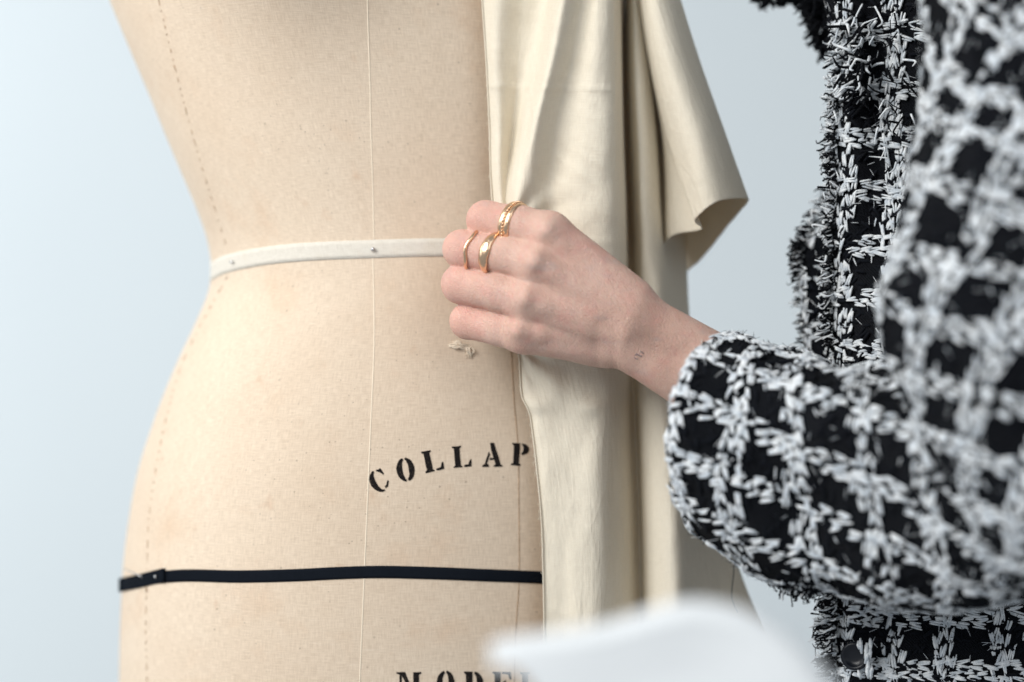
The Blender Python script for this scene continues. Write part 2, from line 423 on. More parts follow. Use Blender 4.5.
# stencilled lettering (unit boxes: x right, y up)
def arc(cx, cy, rx, ry, a0, a1, n=12):
    return [(cx + rx * math.cos(math.radians(a0 + (a1 - a0) * i / n)), cy + ry * math.sin(math.radians(a0 + (a1 - a0) * i / n))) for i in range(n + 1)]
def cres(cx, cy, rx, ry, ix, iy, a0, a1, icx=None):
    return arc(cx, cy, rx, ry, a0, a1) + arc(cx if icx is None else icx, cy, ix, iy, a1, a0)
GL = {
 'O': [cres(.5, .5, .48, .52, .17, .44, 98, 262), cres(.5, .5, .48, .52, .17, .44, 82, -82)],
 'C': [cres(.52, .5, .5, .54, .2, .46, 100, 275), [(.60, 1.0), (.72, .96), (.86, .99), (.9, .68), (.82, .66), (.74, .82), (.6, .92)], [(.62, .04), (.78, .08), (.97, .30), (.9, .34), (.74, .18), (.62, .14)]],
 'L': [[(.0, 1), (.52, 1), (.52, .93), (.42, .9), (.42, .1), (.5, .06), (.5, 0), (0, 0), (0, .06), (.1, .1), (.1, .9), (0, .93)], [(.6, 0), (1.0, 0), (1.04, .34), (.96, .34), (.84, .12), (.6, .09)]],
 'A': [[(.36, 1.02), (.58, 1.02), (.93, .1), (1.02, .07), (1.02, 0), (.56, 0), (.56, .07), (.64, .1), (.42, .72)], [(.3, .66), (.36, .52), (.2, .12), (.3, .08), (.3, 0), (-.04, 0), (-.04, .07), (.08, .12)], [(.36, .38), (.56, .38), (.58, .3), (.34, .3)]],
 'P': [[(0, 1), (.44, 1), (.44, .1), (.52, .07), (.52, 0), (0, 0), (0, .07), (.1, .1), (.1, .9), (0, .93)], cres(.52, .74, .44, .26, .12, .18, 88, -88)],
 'M': [[(0, 1), (.36, 1), (.62, .35), (.56, .12), (.22, .86), (.22, .1), (.32, .07), (.32, 0), (0, 0), (0, .07), (.12, .1), (.12, .9), (0, .93)], [(.7, 1), (1.02, 1), (1.02, .93), (.93, .9), (.93, .1), (1.02, .07), (1.02, 0), (.62, 0), (.62, .07), (.7, .1)]],
 'D': [[(0, 1), (.42, 1), (.42, 0), (0, 0), (0, .07), (.1, .1), (.1, .9), (0, .93)], cres(.5, .5, .48, .5, .14, .4, 88, -88)],
 'E': [[(0, 1), (.42, 1), (.42, 0), (0, 0), (0, .07), (.1, .1), (.1, .9), (0, .93)], [(.5, 1), (.96, 1), (.98, .7), (.9, .7), (.8, .9), (.5, .92)], [(.5, .55), (.7, .68), (.7, .34), (.5, .46)], [(.5, 0), (.96, 0), (1, .3), (.92, .3), (.8, .1), (.5, .08)]],
}
def draw_word(items):
    mb = MB()
    for ch, cx, cy, w_, h_, rot in items:
        ca, sa = math.cos(math.radians(rot)), math.sin(math.radians(rot))
        for poly in GL[ch]:
            pts = [((x - .5) * w_, -(y - .5) * h_) for x, y in poly]
            tris = tessellate_polygon([[Vector((x, y, 0)) for x, y in pts]])
            bm = bmesh.new(); vs = [bm.verts.new((x, y, 0)) for x, y in pts]
            for t in tris:
                try: bm.faces.new([vs[i] for i in t])
                except ValueError: pass
            bmesh.ops.subdivide_edges(bm, edges=[e for e in bm.edges if e.calc_length() > 3], cuts=2, use_grid_fill=True)
            bmesh.ops.triangulate(bm, faces=bm.faces[:])
            bm.verts.index_update(); V = []
            for v in bm.verts:
                jx = mnoise.noise((v.co.x * .7 + cx, v.co.y * .7, 3)) * .5; jy = mnoise.noise((v.co.x * .7 + cx, v.co.y * .7, 9)) * .5
                x = v.co.x + jx; y = v.co.y + jy
                X = cx + x * ca - y * sa; Y = cy + x * sa + y * ca
                p, nn = hit(X, Y); V.append(p + nn * .00022)
            mb.add(V, [tuple(v.index for v in f.verts) for f in bm.faces]); bm.free()
    return mb.build('lettering', M['ink'], form)
draw_word([('C', 379, 480.5, 19, 22, -27), ('O', 405.5, 469.5, 19, 23, -10), ('L', 432.5, 460.5, 19, 21.5, -12), ('L', 461.5, 456.5, 18, 21.5, -5), ('A', 492.5, 455, 19, 23.5, 0), ('P', 520.5, 454.5, 18, 22.5, 3)])
draw_word([('M', 408.5, 684, 24, 24, 0), ('O', 445.5, 684, 19, 26, 0), ('D', 474, 684, 20, 25, 0), ('E', 502, 684, 19, 25, 0), ('L', 530, 684, 19, 25, 0)])

# ------------------------------------------------------------------ muslin drape
cloth = bpy.data.objects.new('draped_muslin', None); COL.objects.link(cloth)
tag(cloth, 'long cream muslin cloth draped and pleated down the right side of the dress form', 'cloth')
KD = 1.35
R_ = {
 -120: [(478,4),(498,1),(528,5),(553,7),(574,-10),(594,-2),(602,-4),(612,0),(620,20),(623,34),(630,16),(640,24),(646,44),(652,60)],
 -20: [(481,4),(499,0),(526,6),(548,6),(566,-12),(586,-1),(600,-5),(612,-1),(620.5,18),(624,36),(632,16),(642,22),(650,44),(656,60)],
 60:  [(486,5),(499,1),(520,7),(538,3),(552,-11),(571,0),(594,-6),(611,-2),(620.5,14),(624,38),(634,16),(648,22),(656,46),(664,60)],
 130: [(489.5,6),(500,2),(514,8),(526,-2),(536,-10),(556,1),(588,-6),(611,-3),(621.5,14),(626,38),(637,16),(653,22),(661,44),(672,60)],
 210: [(492,6),(500,3),(507,3),(516,-7),(530,-4),(552,2),(584,-5),(611,-2),(624,14),(629,38),(641,16),(657,22),(666,42),(684,60)],
 300: [(506,6),(514,4),(524,2),(536,-3),(550,0),(568,3),(592,-2),(612,2),(625,16),(631,38),(643,20),(660,18),(672,34),(688,58)],
 380: [(521,6),(529,3),(539,1),(552,-1),(566,-1),(582,-2),(598,-1),(611,4),(624,18),(633,40),(644,20),(664,14),(682,28),(694,58)],
 450: [(535,6),(543,4),(554,3),(566,2),(579,0),(592,-1),(602,1),(612,8),(624,20),(636,42),(646,22),(668,10),(690,26),(704,56)],
 560: [(542.5,6),(552,5),(564,4),(576,1),(588,0),(597,1),(605,4),(615,12),(627,24),(640,44),(650,24),(674,10),(698,28),(736,60)],
 700: [(544.5,6),(554,5),(568,4),(578,0),(586,0),(594,1),(602,6),(614,14),(628,26),(642,46),(654,24),(680,10),(712,34),(790,64)],
 860: [(546,6),(556,5),(570,4),(580,0),(590,0),(598,4),(606,14),(618,24),(632,32),(648,46),(660,24),(688,10),(726,34),(840,66)],
}
ykeys = sorted(R_)
Nr, Nc = 330, 260
rows = np.array([[(x, y, d_) for x, d_ in R_[y]] for y in ykeys], float)
# monotone interpolation over irregular rows
yy = np.linspace(ykeys[0], ykeys[-1], Nr)
cols = []
for kc in range(rows.shape[1]):
    xs = sinterp([(ykeys[i], rows[i, kc, 0]) for i in range(len(ykeys))], yy)
    ds = sinterp([(ykeys[i], rows[i, kc, 2]) for i in range(len(ykeys))], yy)
    cols.append(np.stack([xs, yy, ds], -1))
EDGE = [(-120, 478), (0, 482), (60, 486), (120, 489), (200, 492), (300, 508), (352, 518.6), (375, 520), (391, 521), (399, 522.5), (407, 527), (414, 529.5), (430, 532), (464, 536), (516, 541), (572, 543), (624, 544), (700, 544.5), (860, 546)]
e = sinterp(EDGE, yy); cols[0][:, 0] = e; cols[1][:, 0] = np.maximum(cols[1][:, 0], e + 7)
C_ = np.stack(cols)                      # (K, Nr, 3)
Gc = crom(C_, Nc).transpose(1, 0, 2)     # (Nr, Nc, 3) in px,py,mm
P = np.zeros_like(Gc)
for i in range(Nr):
    for j in range(Nc):
        x, y, d_ = Gc[i, j]; u = j / (Nc - 1)
        d_ *= (KD - .45 * min(1, max(0, (y - 250) / 130))) if d_ > 0 else 1
        d_ += 1.5 * mnoise.noise((x * .018, y * .007, 1.3)) * min(1, u * 14) + .7 * mnoise.noise((x * .055 + y * .012, y * .016, 5.1)) * min(1, u * 14)
        if u < .62:   # sharp little dents like handled muslin
            d_ += .9 * abs(mnoise.noise((x * .03 - y * .045, y * .02, 8.7))) * min(1, u * 12)
        d_ += -1.3 * math.exp(-((y - 86 - (x - 490) * .03) / 2.2) ** 2) * (1 if 490 < x < 612 else 0) * .6
        d_ += -2.2 * math.exp(-(((y - 404) / 9) ** 2 + ((x - 536) / 16) ** 2)) - 1.8 * math.exp(-(((y - 408) / 7) ** 2 + ((x - 592) / 12) ** 2))
        for (gx, gy, up) in ((503, 232, 1), (508, 338, -1)):      # tension folds running from the grip
            rr_ = math.hypot(x - gx, y - gy)
            if (gy - y) * up > -6: d_ += 2.3 * math.sin(math.atan2(y - gy, x - gx) * 13 + rr_ * .01) * math.exp(-rr_ / 55) * min(1, rr_ / 12) * min(1, u * 10)
        if j < 3: d_ -= (3 - j) * .35
        hp, hn = hit(x, y)
        if hp is not None: d_ = min(d_, hp[1] * 1000 - 2.2)
        P[i, j] = W(x, y, d_)
b = MB(); b.grid(P, 0)
cf = b.build('front_panel', M['muslin'], cloth)
md = cf.modifiers.new('thickness', 'SOLIDIFY'); md.thickness = .0005; md.offset = 0
# fuzzy cut edge
mb = MB(); ed = P[:, 0]
mb.tube(ed[::2] + np.array([0, -.0003, 0]), .00035, n=5)
for k_ in range(70):
    i = random.randrange(60, Nr - 60); p = ed[i]
    mb.tube([p, p + np.array([random.uniform(-.0012, -.0003), -.0003, random.uniform(-.001, .001)]), p + np.array([random.uniform(-.0016, .0002), -.0005, random.uniform(-.003, -.001)])], .00009, n=4)
mb.build('frayed_edge', M['thread_pale'] if False else M['muslin'], cloth)
# flared fold
FA = [(618,-90,50),(621,-90,34),(625,-90,24),(628,-90,17),(630,-90,12),(636,-90,4),(643,-90,4),(649,-90,12),(654,-90,30),(650,-90,48),(642,-90,60),(634,-90,70),(628,-90,75),(624,-90,78),(620,-90,80)]
FB_ = [(640,40,50),(643,40,34),(645,40,25),(647,40,18),(648,40,13),(656,40,4),(668,40,2),(682,40,10),(692.5,40,32),(689,40,48),(680,40,62),(668,40,72),(658,40,78),(650,40,82),(644,40,83)]
FC = [(660,140,50),(663,140,36),(665,140,28),(668,139,22),(669,137,17),(682,135,3),(699,134,0),(715,134,10),(726,136,32),(720,139,48),(708,144,62),(692,152,74),(678,158,80),(666,160,84),(656,160,85)]
FH = [(663.5,246,46),(668,239,36),(678,234,29),(690,229.5,24),(702,229.5,17),(695,221,9),(706,209,1),(720,201,2),(737,198.5,14),(748.5,200,32),(741,210,48),(727,227,62),(704,256,75),(687,271,81),(672,277,84),(660,278,85)]
FH.pop(3)
A = np.array([FA, FB_, FC, FH], float)
ts = np.linspace(0, 3, 110); G = crom(crom(A, 110).transpose(1, 0, 2), 150).transpose(1, 0, 2)
P2 = np.zeros_like(G)
for i in range(G.shape[0]):
    for j in range(G.shape[1]):
        x, y, d_ = G[i, j]; d_ += 1.2 * mnoise.noise((x * .03, y * .012, 21.3)) 
        x += .5 * mnoise.noise((j * .35, i * .02, 2)) * (i / G.shape[0]) ** 6 * 2
        P2[i, j] = W(x, y, d_)
b = MB(); b.grid(P2, 0); fl = b.build('flared_fold', M['muslin'], cloth)
md = fl.modifiers.new('thickness', 'SOLIDIFY'); md.thickness = .0005; md.offset = 0

# ------------------------------------------------------------------ hand and forearm: distance field -> mesh
SK = dict(
 idx=[(549,234,-41,10.6),(520,225,-36,9.3),(486,220,-26,9.3),(488,226,-6,8.0),(504,230,-1,7.2)],
 mid=[(537,264,-44,10.4),(505,255,-38,9.1),(462,249,-26,9.2),(466,254,-6,8.0),(486,258,-1,7.2)],
 rng=[(529,300,-42,10.2),(500,292,-36,9.5),(461,284,-25,9.4),(466,287,-6,8.0),(486,291,-1,7.2)],
 pky=[(523,333,-36,9.6),(500,328,-31,8.7),(468,321,-22,8.7),(474,323,-6,7.3),(492,326,-1,6.6)])
META = [((549,234,-41,10.6),(630,302,-36,12.5)), ((537,264,-44,10.6),(626,314,-39,13)), ((529,300,-42,10.6),(620,328,-37,13)), ((523,333,-36,9.6),(604,343,-30,11.5)),
        ((560,258,-26,13),(622,305,-28,14)), ((545,300,-26,12),(610,335,-27,12)), ((545,325,-26,11),(606,344,-26,12.5)),
        ((622,309,-35,13.5),(640,322,-34,13.3)), ((612,340,-31,13.5),(630,343,-31,13.3)),
        ((640,320,-34,13.2),(705,356,-30,13.6)), ((628,342,-31,13.2),(693,383,-28,14.2)),
        ((700,366,-30,16),(800,425,-45,24)), ((800,425,-45,24),(960,500,-75,33)), ((960,500,-75,33),(1075,520,-90,37)), ((1075,520,-90,37),(1075,200,-60,42)), ((1075,200,-60,42),(1050,-80,-30,48))]
THUMB = [(612,312,-22,12.5),(572,280,-10,10.5),(532,262,-5,9),(506,256,-3,7.6)]
RIDGE = [((546,231,-50.6,5.0),(562,246,-47.5,3.0)), ((562,246,-48,2.6),(612,291,-42,1.6)), ((535,262,-54.2,5.0),(552,272,-51,3.2)), ((552,272,-52,2.8),(614,309,-46,1.6)),
         ((526,298,-52.0,4.8),(544,305,-49.5,3.0)), ((544,305,-50,2.6),(610,325,-43,1.6)), ((519,330,-45.6,4.4),(540,333,-43,2.8)), ((540,333,-43.5,2.3),(600,338,-37,1.5))]
def cap_sdf(X, a, b_):
    pa = W(a[0], a[1], a[2]); pb = W(b_[0], b_[1], b_[2]); ra, rb = a[3] * .001, b_[3] * .001
    v = pb - pa; L2 = v.dot(v)
    w_ = X - pa; t = np.clip((w_ @ v) / L2, 0, 1)
    return np.linalg.norm(w_ - t[..., None] * v, axis=-1) - (ra + (rb - ra) * t)
def smin(a, b_, k_):
    h = np.clip(.5 + .5 * (b_ - a) / k_, 0, 1); return b_ * (1 - h) + a * h - k_ * h * (1 - h)
def hand_sdf(X):
    palm = None
    for i, (a, c) in enumerate(META):
        d_ = cap_sdf(X, a, c); palm = d_ if palm is None else smin(palm, d_, .0042)
    th = None
    for a, c in zip(THUMB[:-1], THUMB[1:]):
        d_ = cap_sdf(X, a, c); th = d_ if th is None else smin(th, d_, .003)
    for a, c in RIDGE: palm = smin(palm, cap_sdf(X, a, c), .0045)
    fing = None
    for key in ('idx', 'mid', 'rng', 'pky'):
        f_ = None; q = SK[key]
        for a, c in zip(q[:-1], q[1:]):
            d_ = cap_sdf(X, a, c); f_ = d_ if f_ is None else smin(f_, d_, .0022)
        fing = f_ if fing is None else smin(fing, f_, .0009)
    body = smin(palm, th, .004); body = smin(body, fing, .0035)
    # wrist crease and shallow hollows
    for a, c, k_ in [((606,330,-50,1.0),(607,372,-30,1.6),.004)]:
        d_ = -cap_sdf(X, a, c); body = -smin(-body, -d_, k_) if False else np.maximum(body, d_) if False else -smin(-body, -d_ * 1.0, k_) if False else body - .0007 * 0
        g = np.exp(-(np.maximum(0, cap_sdf(X, a, c) - .002) / .004) ** 2); body = body + .0012 * g
    return body
def surface_nets(fn, lo, hi, h):
    ax = [np.arange(lo[i], hi[i], h) for i in range(3)]
    nx, ny, nz = map(len, ax); F = np.empty((nx, ny, nz), np.float32)
    for s0 in range(0, nx, 24):
        g = np.stack(np.meshgrid(ax[0][s0:s0 + 24], ax[1], ax[2], indexing='ij'), -1); F[s0:s0 + 24] = fn(g)
    ins = F < 0
    cs = np.zeros((nx - 1, ny - 1, nz - 1), np.uint8)
    sl = lambda o, n_: slice(o, n_ - 1 + o)
    corners = [(i, j, k_) for i in (0, 1) for j in (0, 1) for k_ in (0, 1)]
    for c in corners: cs += ins[sl(c[0], nx), sl(c[1], ny), sl(c[2], nz)]
    act = (cs > 0) & (cs < 8); idx = -np.ones(act.shape, np.int64); cells = np.argwhere(act); idx[act] = np.arange(len(cells))
    acc = np.zeros((len(cells), 3)); cnt = np.zeros(len(cells))
    for a in corners:
        for dim in range(3):
            if a[dim]: continue
            c2 = list(a); c2[dim] = 1
            A0 = F[cells[:, 0] + a[0], cells[:, 1] + a[1], cells[:, 2] + a[2]]; B0 = F[cells[:, 0] + c2[0], cells[:, 1] + c2[1], cells[:, 2] + c2[2]]
            cr = (A0 < 0) != (B0 < 0); t = np.where(cr, A0 / np.where(cr, A0 - B0, 1), 0)
            p = np.array(a, float)[None].repeat(len(cells), 0); p[:, dim] = t
            acc[cr] += p[cr]; cnt[cr] += 1
    V = np.array(lo) + h * (cells + acc / cnt[:, None])
    faces = []
    for dim in range(3):
        o1, o2 = [d_ for d_ in range(3) if d_ != dim]
        n_ = [nx, ny, nz]; s1 = [slice(1, m - 1) for m in n_]; s1[dim] = slice(0, n_[dim] - 1); s2 = list(s1); s2[dim] = slice(1, n_[dim])
        A0, B0 = ins[tuple(s1)], ins[tuple(s2)]; e_ = np.argwhere(A0 != B0)
        base = e_.copy(); base[:, o1] += 1; base[:, o2] += 1
        q = []
        for d1, d2 in ((0, 0), (1, 0), (1, 1), (0, 1)):
            c = base.copy(); c[:, o1] -= d1; c[:, o2] -= d2; q.append(idx[c[:, 0], c[:, 1], c[:, 2]])
        q = np.stack(q, 1); flip = A0[e_[:, 0], e_[:, 1], e_[:, 2]]
        if dim == 1: flip = ~flip
        q[~flip] = q[~flip][:, ::-1]; faces.append(q)
    return V, np.concatenate(faces)
lo = (-.048, -.062, .985); hi = (.125, .014, 1.235)
lo = (W(425, 0, 0)[0], -.066, W(0, 430, 0)[2]); hi = (W(760, 0, 0)[0], .014, W(0, 190, 0)[2])
HV, HF = surface_nets(hand_sdf, lo, hi, .0008)
me = bpy.data.meshes.new('person'); me.from_pydata(HV.tolist(), [], HF.tolist()); me.update()
bm = bmesh.new(); bm.from_mesh(me)
# drop the open rim cap region and smooth
for _ in range(2): bmesh.ops.smooth_vert(bm, verts=bm.verts[:], factor=.5, use_axis_x=True, use_axis_y=True, use_axis_z=True)
bmesh.ops.recalc_face_normals(bm, faces=bm.faces[:])
bm.to_mesh(me); bm.free()
co = np.zeros(len(me.vertices) * 3); me.vertices.foreach_get('co', co); co = co.reshape(-1, 3)
red = np.zeros(len(co)); pale = np.zeros(len(co))
for key in SK:
    pq = W(*SK[key][2][:3]); red = np.maximum(red, np.exp(-(np.linalg.norm(co - pq, axis=1) / .013) ** 2))
    pq = W(*SK[key][0][:3]); dd = np.linalg.norm(co - pq, axis=1); pale = np.maximum(pale, np.exp(-((dd - .010) / .0045) ** 2))
at = me.attributes.new('redness', 'FLOAT', 'POINT'); at.data.foreach_set('value', red.astype(np.float32))
at = me.attributes.new('pale', 'FLOAT', 'POINT'); at.data.foreach_set('value', pale.astype(np.float32))
me.polygons.foreach_set('use_smooth', np.full(len(me.polygons), True))
person = link('person', me, M['skin'])
tag(person, 'person in a black and white tweed jacket pinching the cream muslin with a ringed hand', 'person')
HB = BVHTree.FromPolygons(co.tolist(), [tuple(p.vertices) for p in me.polygons])
# tattoo marks near the wrist
mb = MB()
for line in ([(636.2, 353.2), (637.4, 354.5), (639.0, 355.2), (640.6, 356.2), (641.8, 355.6)], [(634.2, 357.3), (636.2, 358.6), (637.8, 359.2)], [(635.2, 355), (636.6, 354.2)], [(640.2, 351), (641.6, 352), (643.6, 353.6)]):
    l = []
    for x, y in line:
        p, nn = hit(x, y, HB); l.append(p + nn * .00002)
    mb.tube(crom(l, 8), .00028, n=5)
mb.build('tattoo', M['tatt'], person)

# rings
def ring(key, t, tube_r, gr, label, tilt=0, wav=0, dome=1.0, double=False):
    q = SK[key]; a = np.array(q[1]); c = np.array(q[2])
    if t < 0: a, c, t = np.array(q[0]), np.array(q[1]), 1 + t
    m = a + (c - a) * t; ctr = W(*m[:3]); ax_ = W(*c[:3]) - W(*a[:3]); ax_ /= np.linalg.norm(ax_)
    ax_ = ax_ + np.array([0, 0, tilt]); ax_ /= np.linalg.norm(ax_)
    u = np.cross(ax_, [0, 1, 0]); u /= np.linalg.norm(u); v = np.cross(ax_, u)
    if v[1] > 0: v = -v       # v towards the camera
    R0 = m[3] * .001 + gr + .0002
    mb = MB(); N = 72; K = 14
    offs = [-.0015, .0015] if double else [0]
    for oi, of in enumerate(offs):
        G_ = np.zeros((N, K, 3))
        for i in range(N):
            q_ = 2 * math.pi * i / N; rad = u * math.cos(q_) + v * math.sin(q_)
            front = max(0, math.sin(q_))
            wdt = tube_r * (1 + (dome - 1) * front ** 1.5) * (1 + .06 * math.sin(q_ * (17 if double else 9)))
            th_ = tube_r * (.75 if dome > 1 else 1) * (1 + (dome - 1) * .35 * front)
            for k_ in range(K):
                s_ = 2 * math.pi * k_ / K
                G_[i, k_] = ctr + rad * (R0 + th_ * math.cos(s_)) + ax_ * (of + wdt * math.sin(s_) + wav * math.sin(q_ * 5))
        G_ = np.concatenate([G_, G_[:1]]); mb.grid(G_, 0, closed=True)
    if double:   # beaded centre
        for i in range(40):
            q_ = 2 * math.pi * i / 40; rad = u * math.cos(q_) + v * math.sin(q_)
            c0 = ctr + rad * (R0 + tube_r * .8); mb.tube([c0 - ax_ * .0007, c0, c0 + ax_ * .0007], [.0002, .0007, .0002], n=6)
    o = mb.build('ring', M['gold']); tag(o, label, 'ring', 'gold rings on the hand'); return o
ring('idx', .16, .0013, .0006, 'wide double gold band with a beaded texture on the topmost finger', dome=1.25, double=True, tilt=.1)
ring('mid', .68, .0009, .0004, 'thin wavy gold ring nearest the fingertip knuckle on the second finger from the top', wav=.00045, tilt=.12)
ring('mid', .25, .00125, .0006, 'chunky domed gold ring nearer the back of the hand on the second finger', dome=2.3, tilt=.16)

# ------------------------------------------------------------------ tweed jacket
PER = .0270
def stitch_mesh():
    V = []; F = []; n_ = 5; prof = [(-.5, .0), (-.43, .72), (-.2, 1), (.2, 1), (.43, .72), (.5, .0)]
    V.append((-.5, 0, 0))
    for x, r in prof[1:-1]:
        for k_ in range(n_):
            q = 2 * math.pi * k_ / n_; V.append((x, r * .5 * math.cos(q), r * .5 * math.sin(q)))
    V.append((.5, 0, 0))
    for k_ in range(n_): F.append((0, 1 + (k_ + 1) % n_, 1 + k_))
    for i in range(3):
        for k_ in range(n_):
            a = 1 + i * n_ + k_; c = 1 + i * n_ + (k_ + 1) % n_; F.append((a, c, c + n_, a + n_))
    e_ = len(V) - 1
    for k_ in range(n_): F.append((1 + 3 * n_ + k_, 1 + 3 * n_ + (k_ + 1) % n_, e_))
    return np.array(V), F
SV, SF = stitch_mesh()
class Surf:
    """tabulated surface with metric coordinates (U along columns, V along rows)"""
    def __init__(s, P, sign=1):
        s.P = P; s.sign = sign
        du = np.linalg.norm(np.diff(P, axis=1), axis=2).mean(0); dv = np.linalg.norm(np.diff(P, axis=0), axis=2).mean(1)
        s.U = np.concatenate([[0], np.cumsum(du)]); s.V = np.concatenate([[0], np.cumsum(dv)])
    def at(s, u, v):
        j = np.interp(u, s.U, np.arange(len(s.U))); i = np.interp(v, s.V, np.arange(len(s.V)))
        i0 = int(min(i, len(s.V) - 2)); j0 = int(min(j, len(s.U) - 2)); a = i - i0; b_ = j - j0; P = s.P
        p = P[i0, j0] * (1 - a) * (1 - b_) + P[i0 + 1, j0] * a * (1 - b_) + P[i0, j0 + 1] * (1 - a) * b_ + P[i0 + 1, j0 + 1] * a * b_
        tu = P[i0, j0 + 1] - P[i0, j0]; tv = P[i0 + 1, j0] - P[i0, j0]
        tu = tu / (np.linalg.norm(tu) + 1e-9); tv = tv - tu * tv.dot(tu) ; tv = tv / (np.linalg.norm(tv) + 1e-9)
        return p, tu, tv, np.cross(tu, tv) * s.sign
def put_stitch(mb, sf, u, v, ang, L, w_, lift, mat, tip=None):
    p, tu, tv, nn = sf.at(u, v)
    d_ = tu * math.cos(ang) + tv * math.sin(ang); e_ = np.cross(nn, d_)
    tip = random.uniform(-.15, .15) if tip is None else tip
    bend = (SV[:, :1] ** 2) * (-.9 * w_)                # ends dive into the cloth
    V = p + nn * (lift) + SV[:, :1] * L * (d_ + nn * tip) + SV[:, 1:2] * w_ * e_ + SV[:, 2:3] * w_ * .8 * nn + bend * nn
    mb.add(V, SF, mat)
def weave(mb, sf, u0, u1, v0, v1, ou=0.0, ov=0.0, dens=1.0, scale=1.0, cull=True, warp=.0012, xf=None, ct=-.25):
    """plaid: bundles of white yarn floats crossing every PER metres, black floats between"""
    per = PER * scale; rowsp = .0027 * scale; pitch = .0066 * scale; n0 = 0
    def emit(u, v, ang, L, w_, lift, mat):
        nonlocal n0
        if xf:
            u, v, da = xf(u, v); ang = ang + da
        p, tu, tv, nn = sf.at(u, v)
        if cull and nn.dot(np.array([0, -D, Z0]) - p) < ct * D: return
        uu = u + warp * mnoise.noise((u * 22, v * 22, ou + 1)) * 2; vv = v + warp * mnoise.noise((u * 22, v * 22, ov + 7)) * 2
        if not (u0 < uu < u1 and v0 < vv < v1): return
        put_stitch(mb, sf, uu, vv, ang + random.uniform(-.15, .15), L * random.uniform(.8, 1.15), w_ * random.uniform(.75, 1.2), lift, mat); n0 += 1
    U0, U1, V0, V1 = (u0 - .12, u1 + .12, v0 - .12, v1 + .12) if xf else (u0, u1, v0, v1)
    ku = range(int((U0 - ou) / per) - 1, int((U1 - ou) / per) + 2); kv = range(int((V0 - ov) / per) - 1, int((V1 - ov) / per) + 2)
    for axis in (0, 1):
        ks, a0, a1 = (kv, U0, U1) if axis == 0 else (ku, V0, V1)
        for k_ in ks:
            cpos = (ov if axis == 0 else ou) + k_ * per
            for r in range(4):
                off = (r - 1.5) * rowsp
                x = a0 + random.uniform(0, pitch) * .3 + (r % 2) * pitch * .5
                while x < a1:
                    if random.random() < .90 * dens:
                        q = ((x - (ou if axis == 0 else ov)) / per + .5) % 1 - .5      # 0 at crossing
                        cross = abs(q) < .24
                        if not (cross and random.random() < .35):
                            slant = (.24 if (r % 2) else -.16)
                            jj = random.uniform(-.0006, .0006); L = .0068 * scale
                            for st in range(2 if random.random() < .75 else 3):
                                o2 = jj + (st - .5) * random.uniform(.0008, .0013) * scale; x2 = x + random.gauss(0, .0004)
                                w_ = random.uniform(.0010, .0016) * scale
                                lf = .0009 + random.uniform(0, .0006) + (.0007 if cross and (axis == 0 or random.random() < .5) else 0)
                                if axis == 0: emit(x2, cpos + off + o2, slant, L, w_, lf, 1)
                                else: emit(cpos + off + o2, x2, math.pi / 2 + slant, L, w_, lf, 1)
                    x += pitch * random.uniform(.85, 1.15)
    # dark floats for body
    area = (u1 - u0) * (v1 - v0); nb = int(area / (.0048 * .0048))
    for _ in range(nb):
        emit(random.uniform(u0, u1), random.uniform(v0, v1), random.choice((.75, -.75, .1)), .0060 * scale, .0017 * scale, random.choice((.0003, .0004, .0014)), 0)
    for _ in range(int(nb * .05)):
        emit(random.uniform(u0, u1), random.uniform(v0, v1), random.uniform(0, 3.14), .0050 * scale, .0009 * scale, .0008, 1)
    for _ in range(int(area * 30000)):      # loose fibres standing off the yarn
        u, v = random.uniform(u0, u1), random.uniform(v0, v1); p, tu, tv, nn = sf.at(u, v)
        if cull and nn.dot(np.array([0, -D, Z0]) - p) < (ct - .05) * D: continue
        put_stitch(mb, sf, u, v, random.uniform(0, 6.28), random.uniform(.003, .0065), .00024, .0022, 1 if random.random() < .35 else 0, random.uniform(.0, .8))
    return n0

jm = [M['tweed'], M['yarn']]
# torso front: rows (py) x columns
LX = [(-140, 806), (-40, 818), (30, 833), (60, 836), (100, 832), (150, 829), (190, 832), (230, 829), (280, 828), (345, 828), (450, 826), (560, 830), (620, 829), (700, 829), (800, 829)]
cb = [(46, 50), (18, 44), (3, 26), (2, 12), (10, 3), (26, -3), (48, -6), (80, -12), (120, -18), (170, -22), (240, -18), (320, 8), (390, 60)]
rowsT = []
for py in (-140, -60, 0, 60, 120, 180, 240, 300, 360, 440, 520, 600, 660, 720, 800):
    L0 = sinterp(LX, py); wv = 7 * math.sin(py * .013)
    rowsT.append([W(L0 + x, py, d_ + (wv if x > 26 else 0)) for x, d_ in cb])
PT = crom(crom(np.array(rowsT), 190).transpose(1, 0, 2), 150).transpose(1, 0, 2)
for i in range(PT.shape[0]):
    for j in range(PT.shape[1]):
        PT[i, j, 1] += .003 * mnoise.noise(Vector(PT[i, j]) * 25)
sfT = Surf(PT, -1)
p, tu, tv, nn = sfT.at(sfT.U[-1] * .4, sfT.V[-1] * .5)
if nn[1] > 0: sfT.sign *= -1
mb = MB(); mb.grid(PT, 0)
weave(mb, sfT, .030, sfT.U[-1] * .86, 0, sfT.V[-1], ou=.064, ov=.006, warp=.0018)
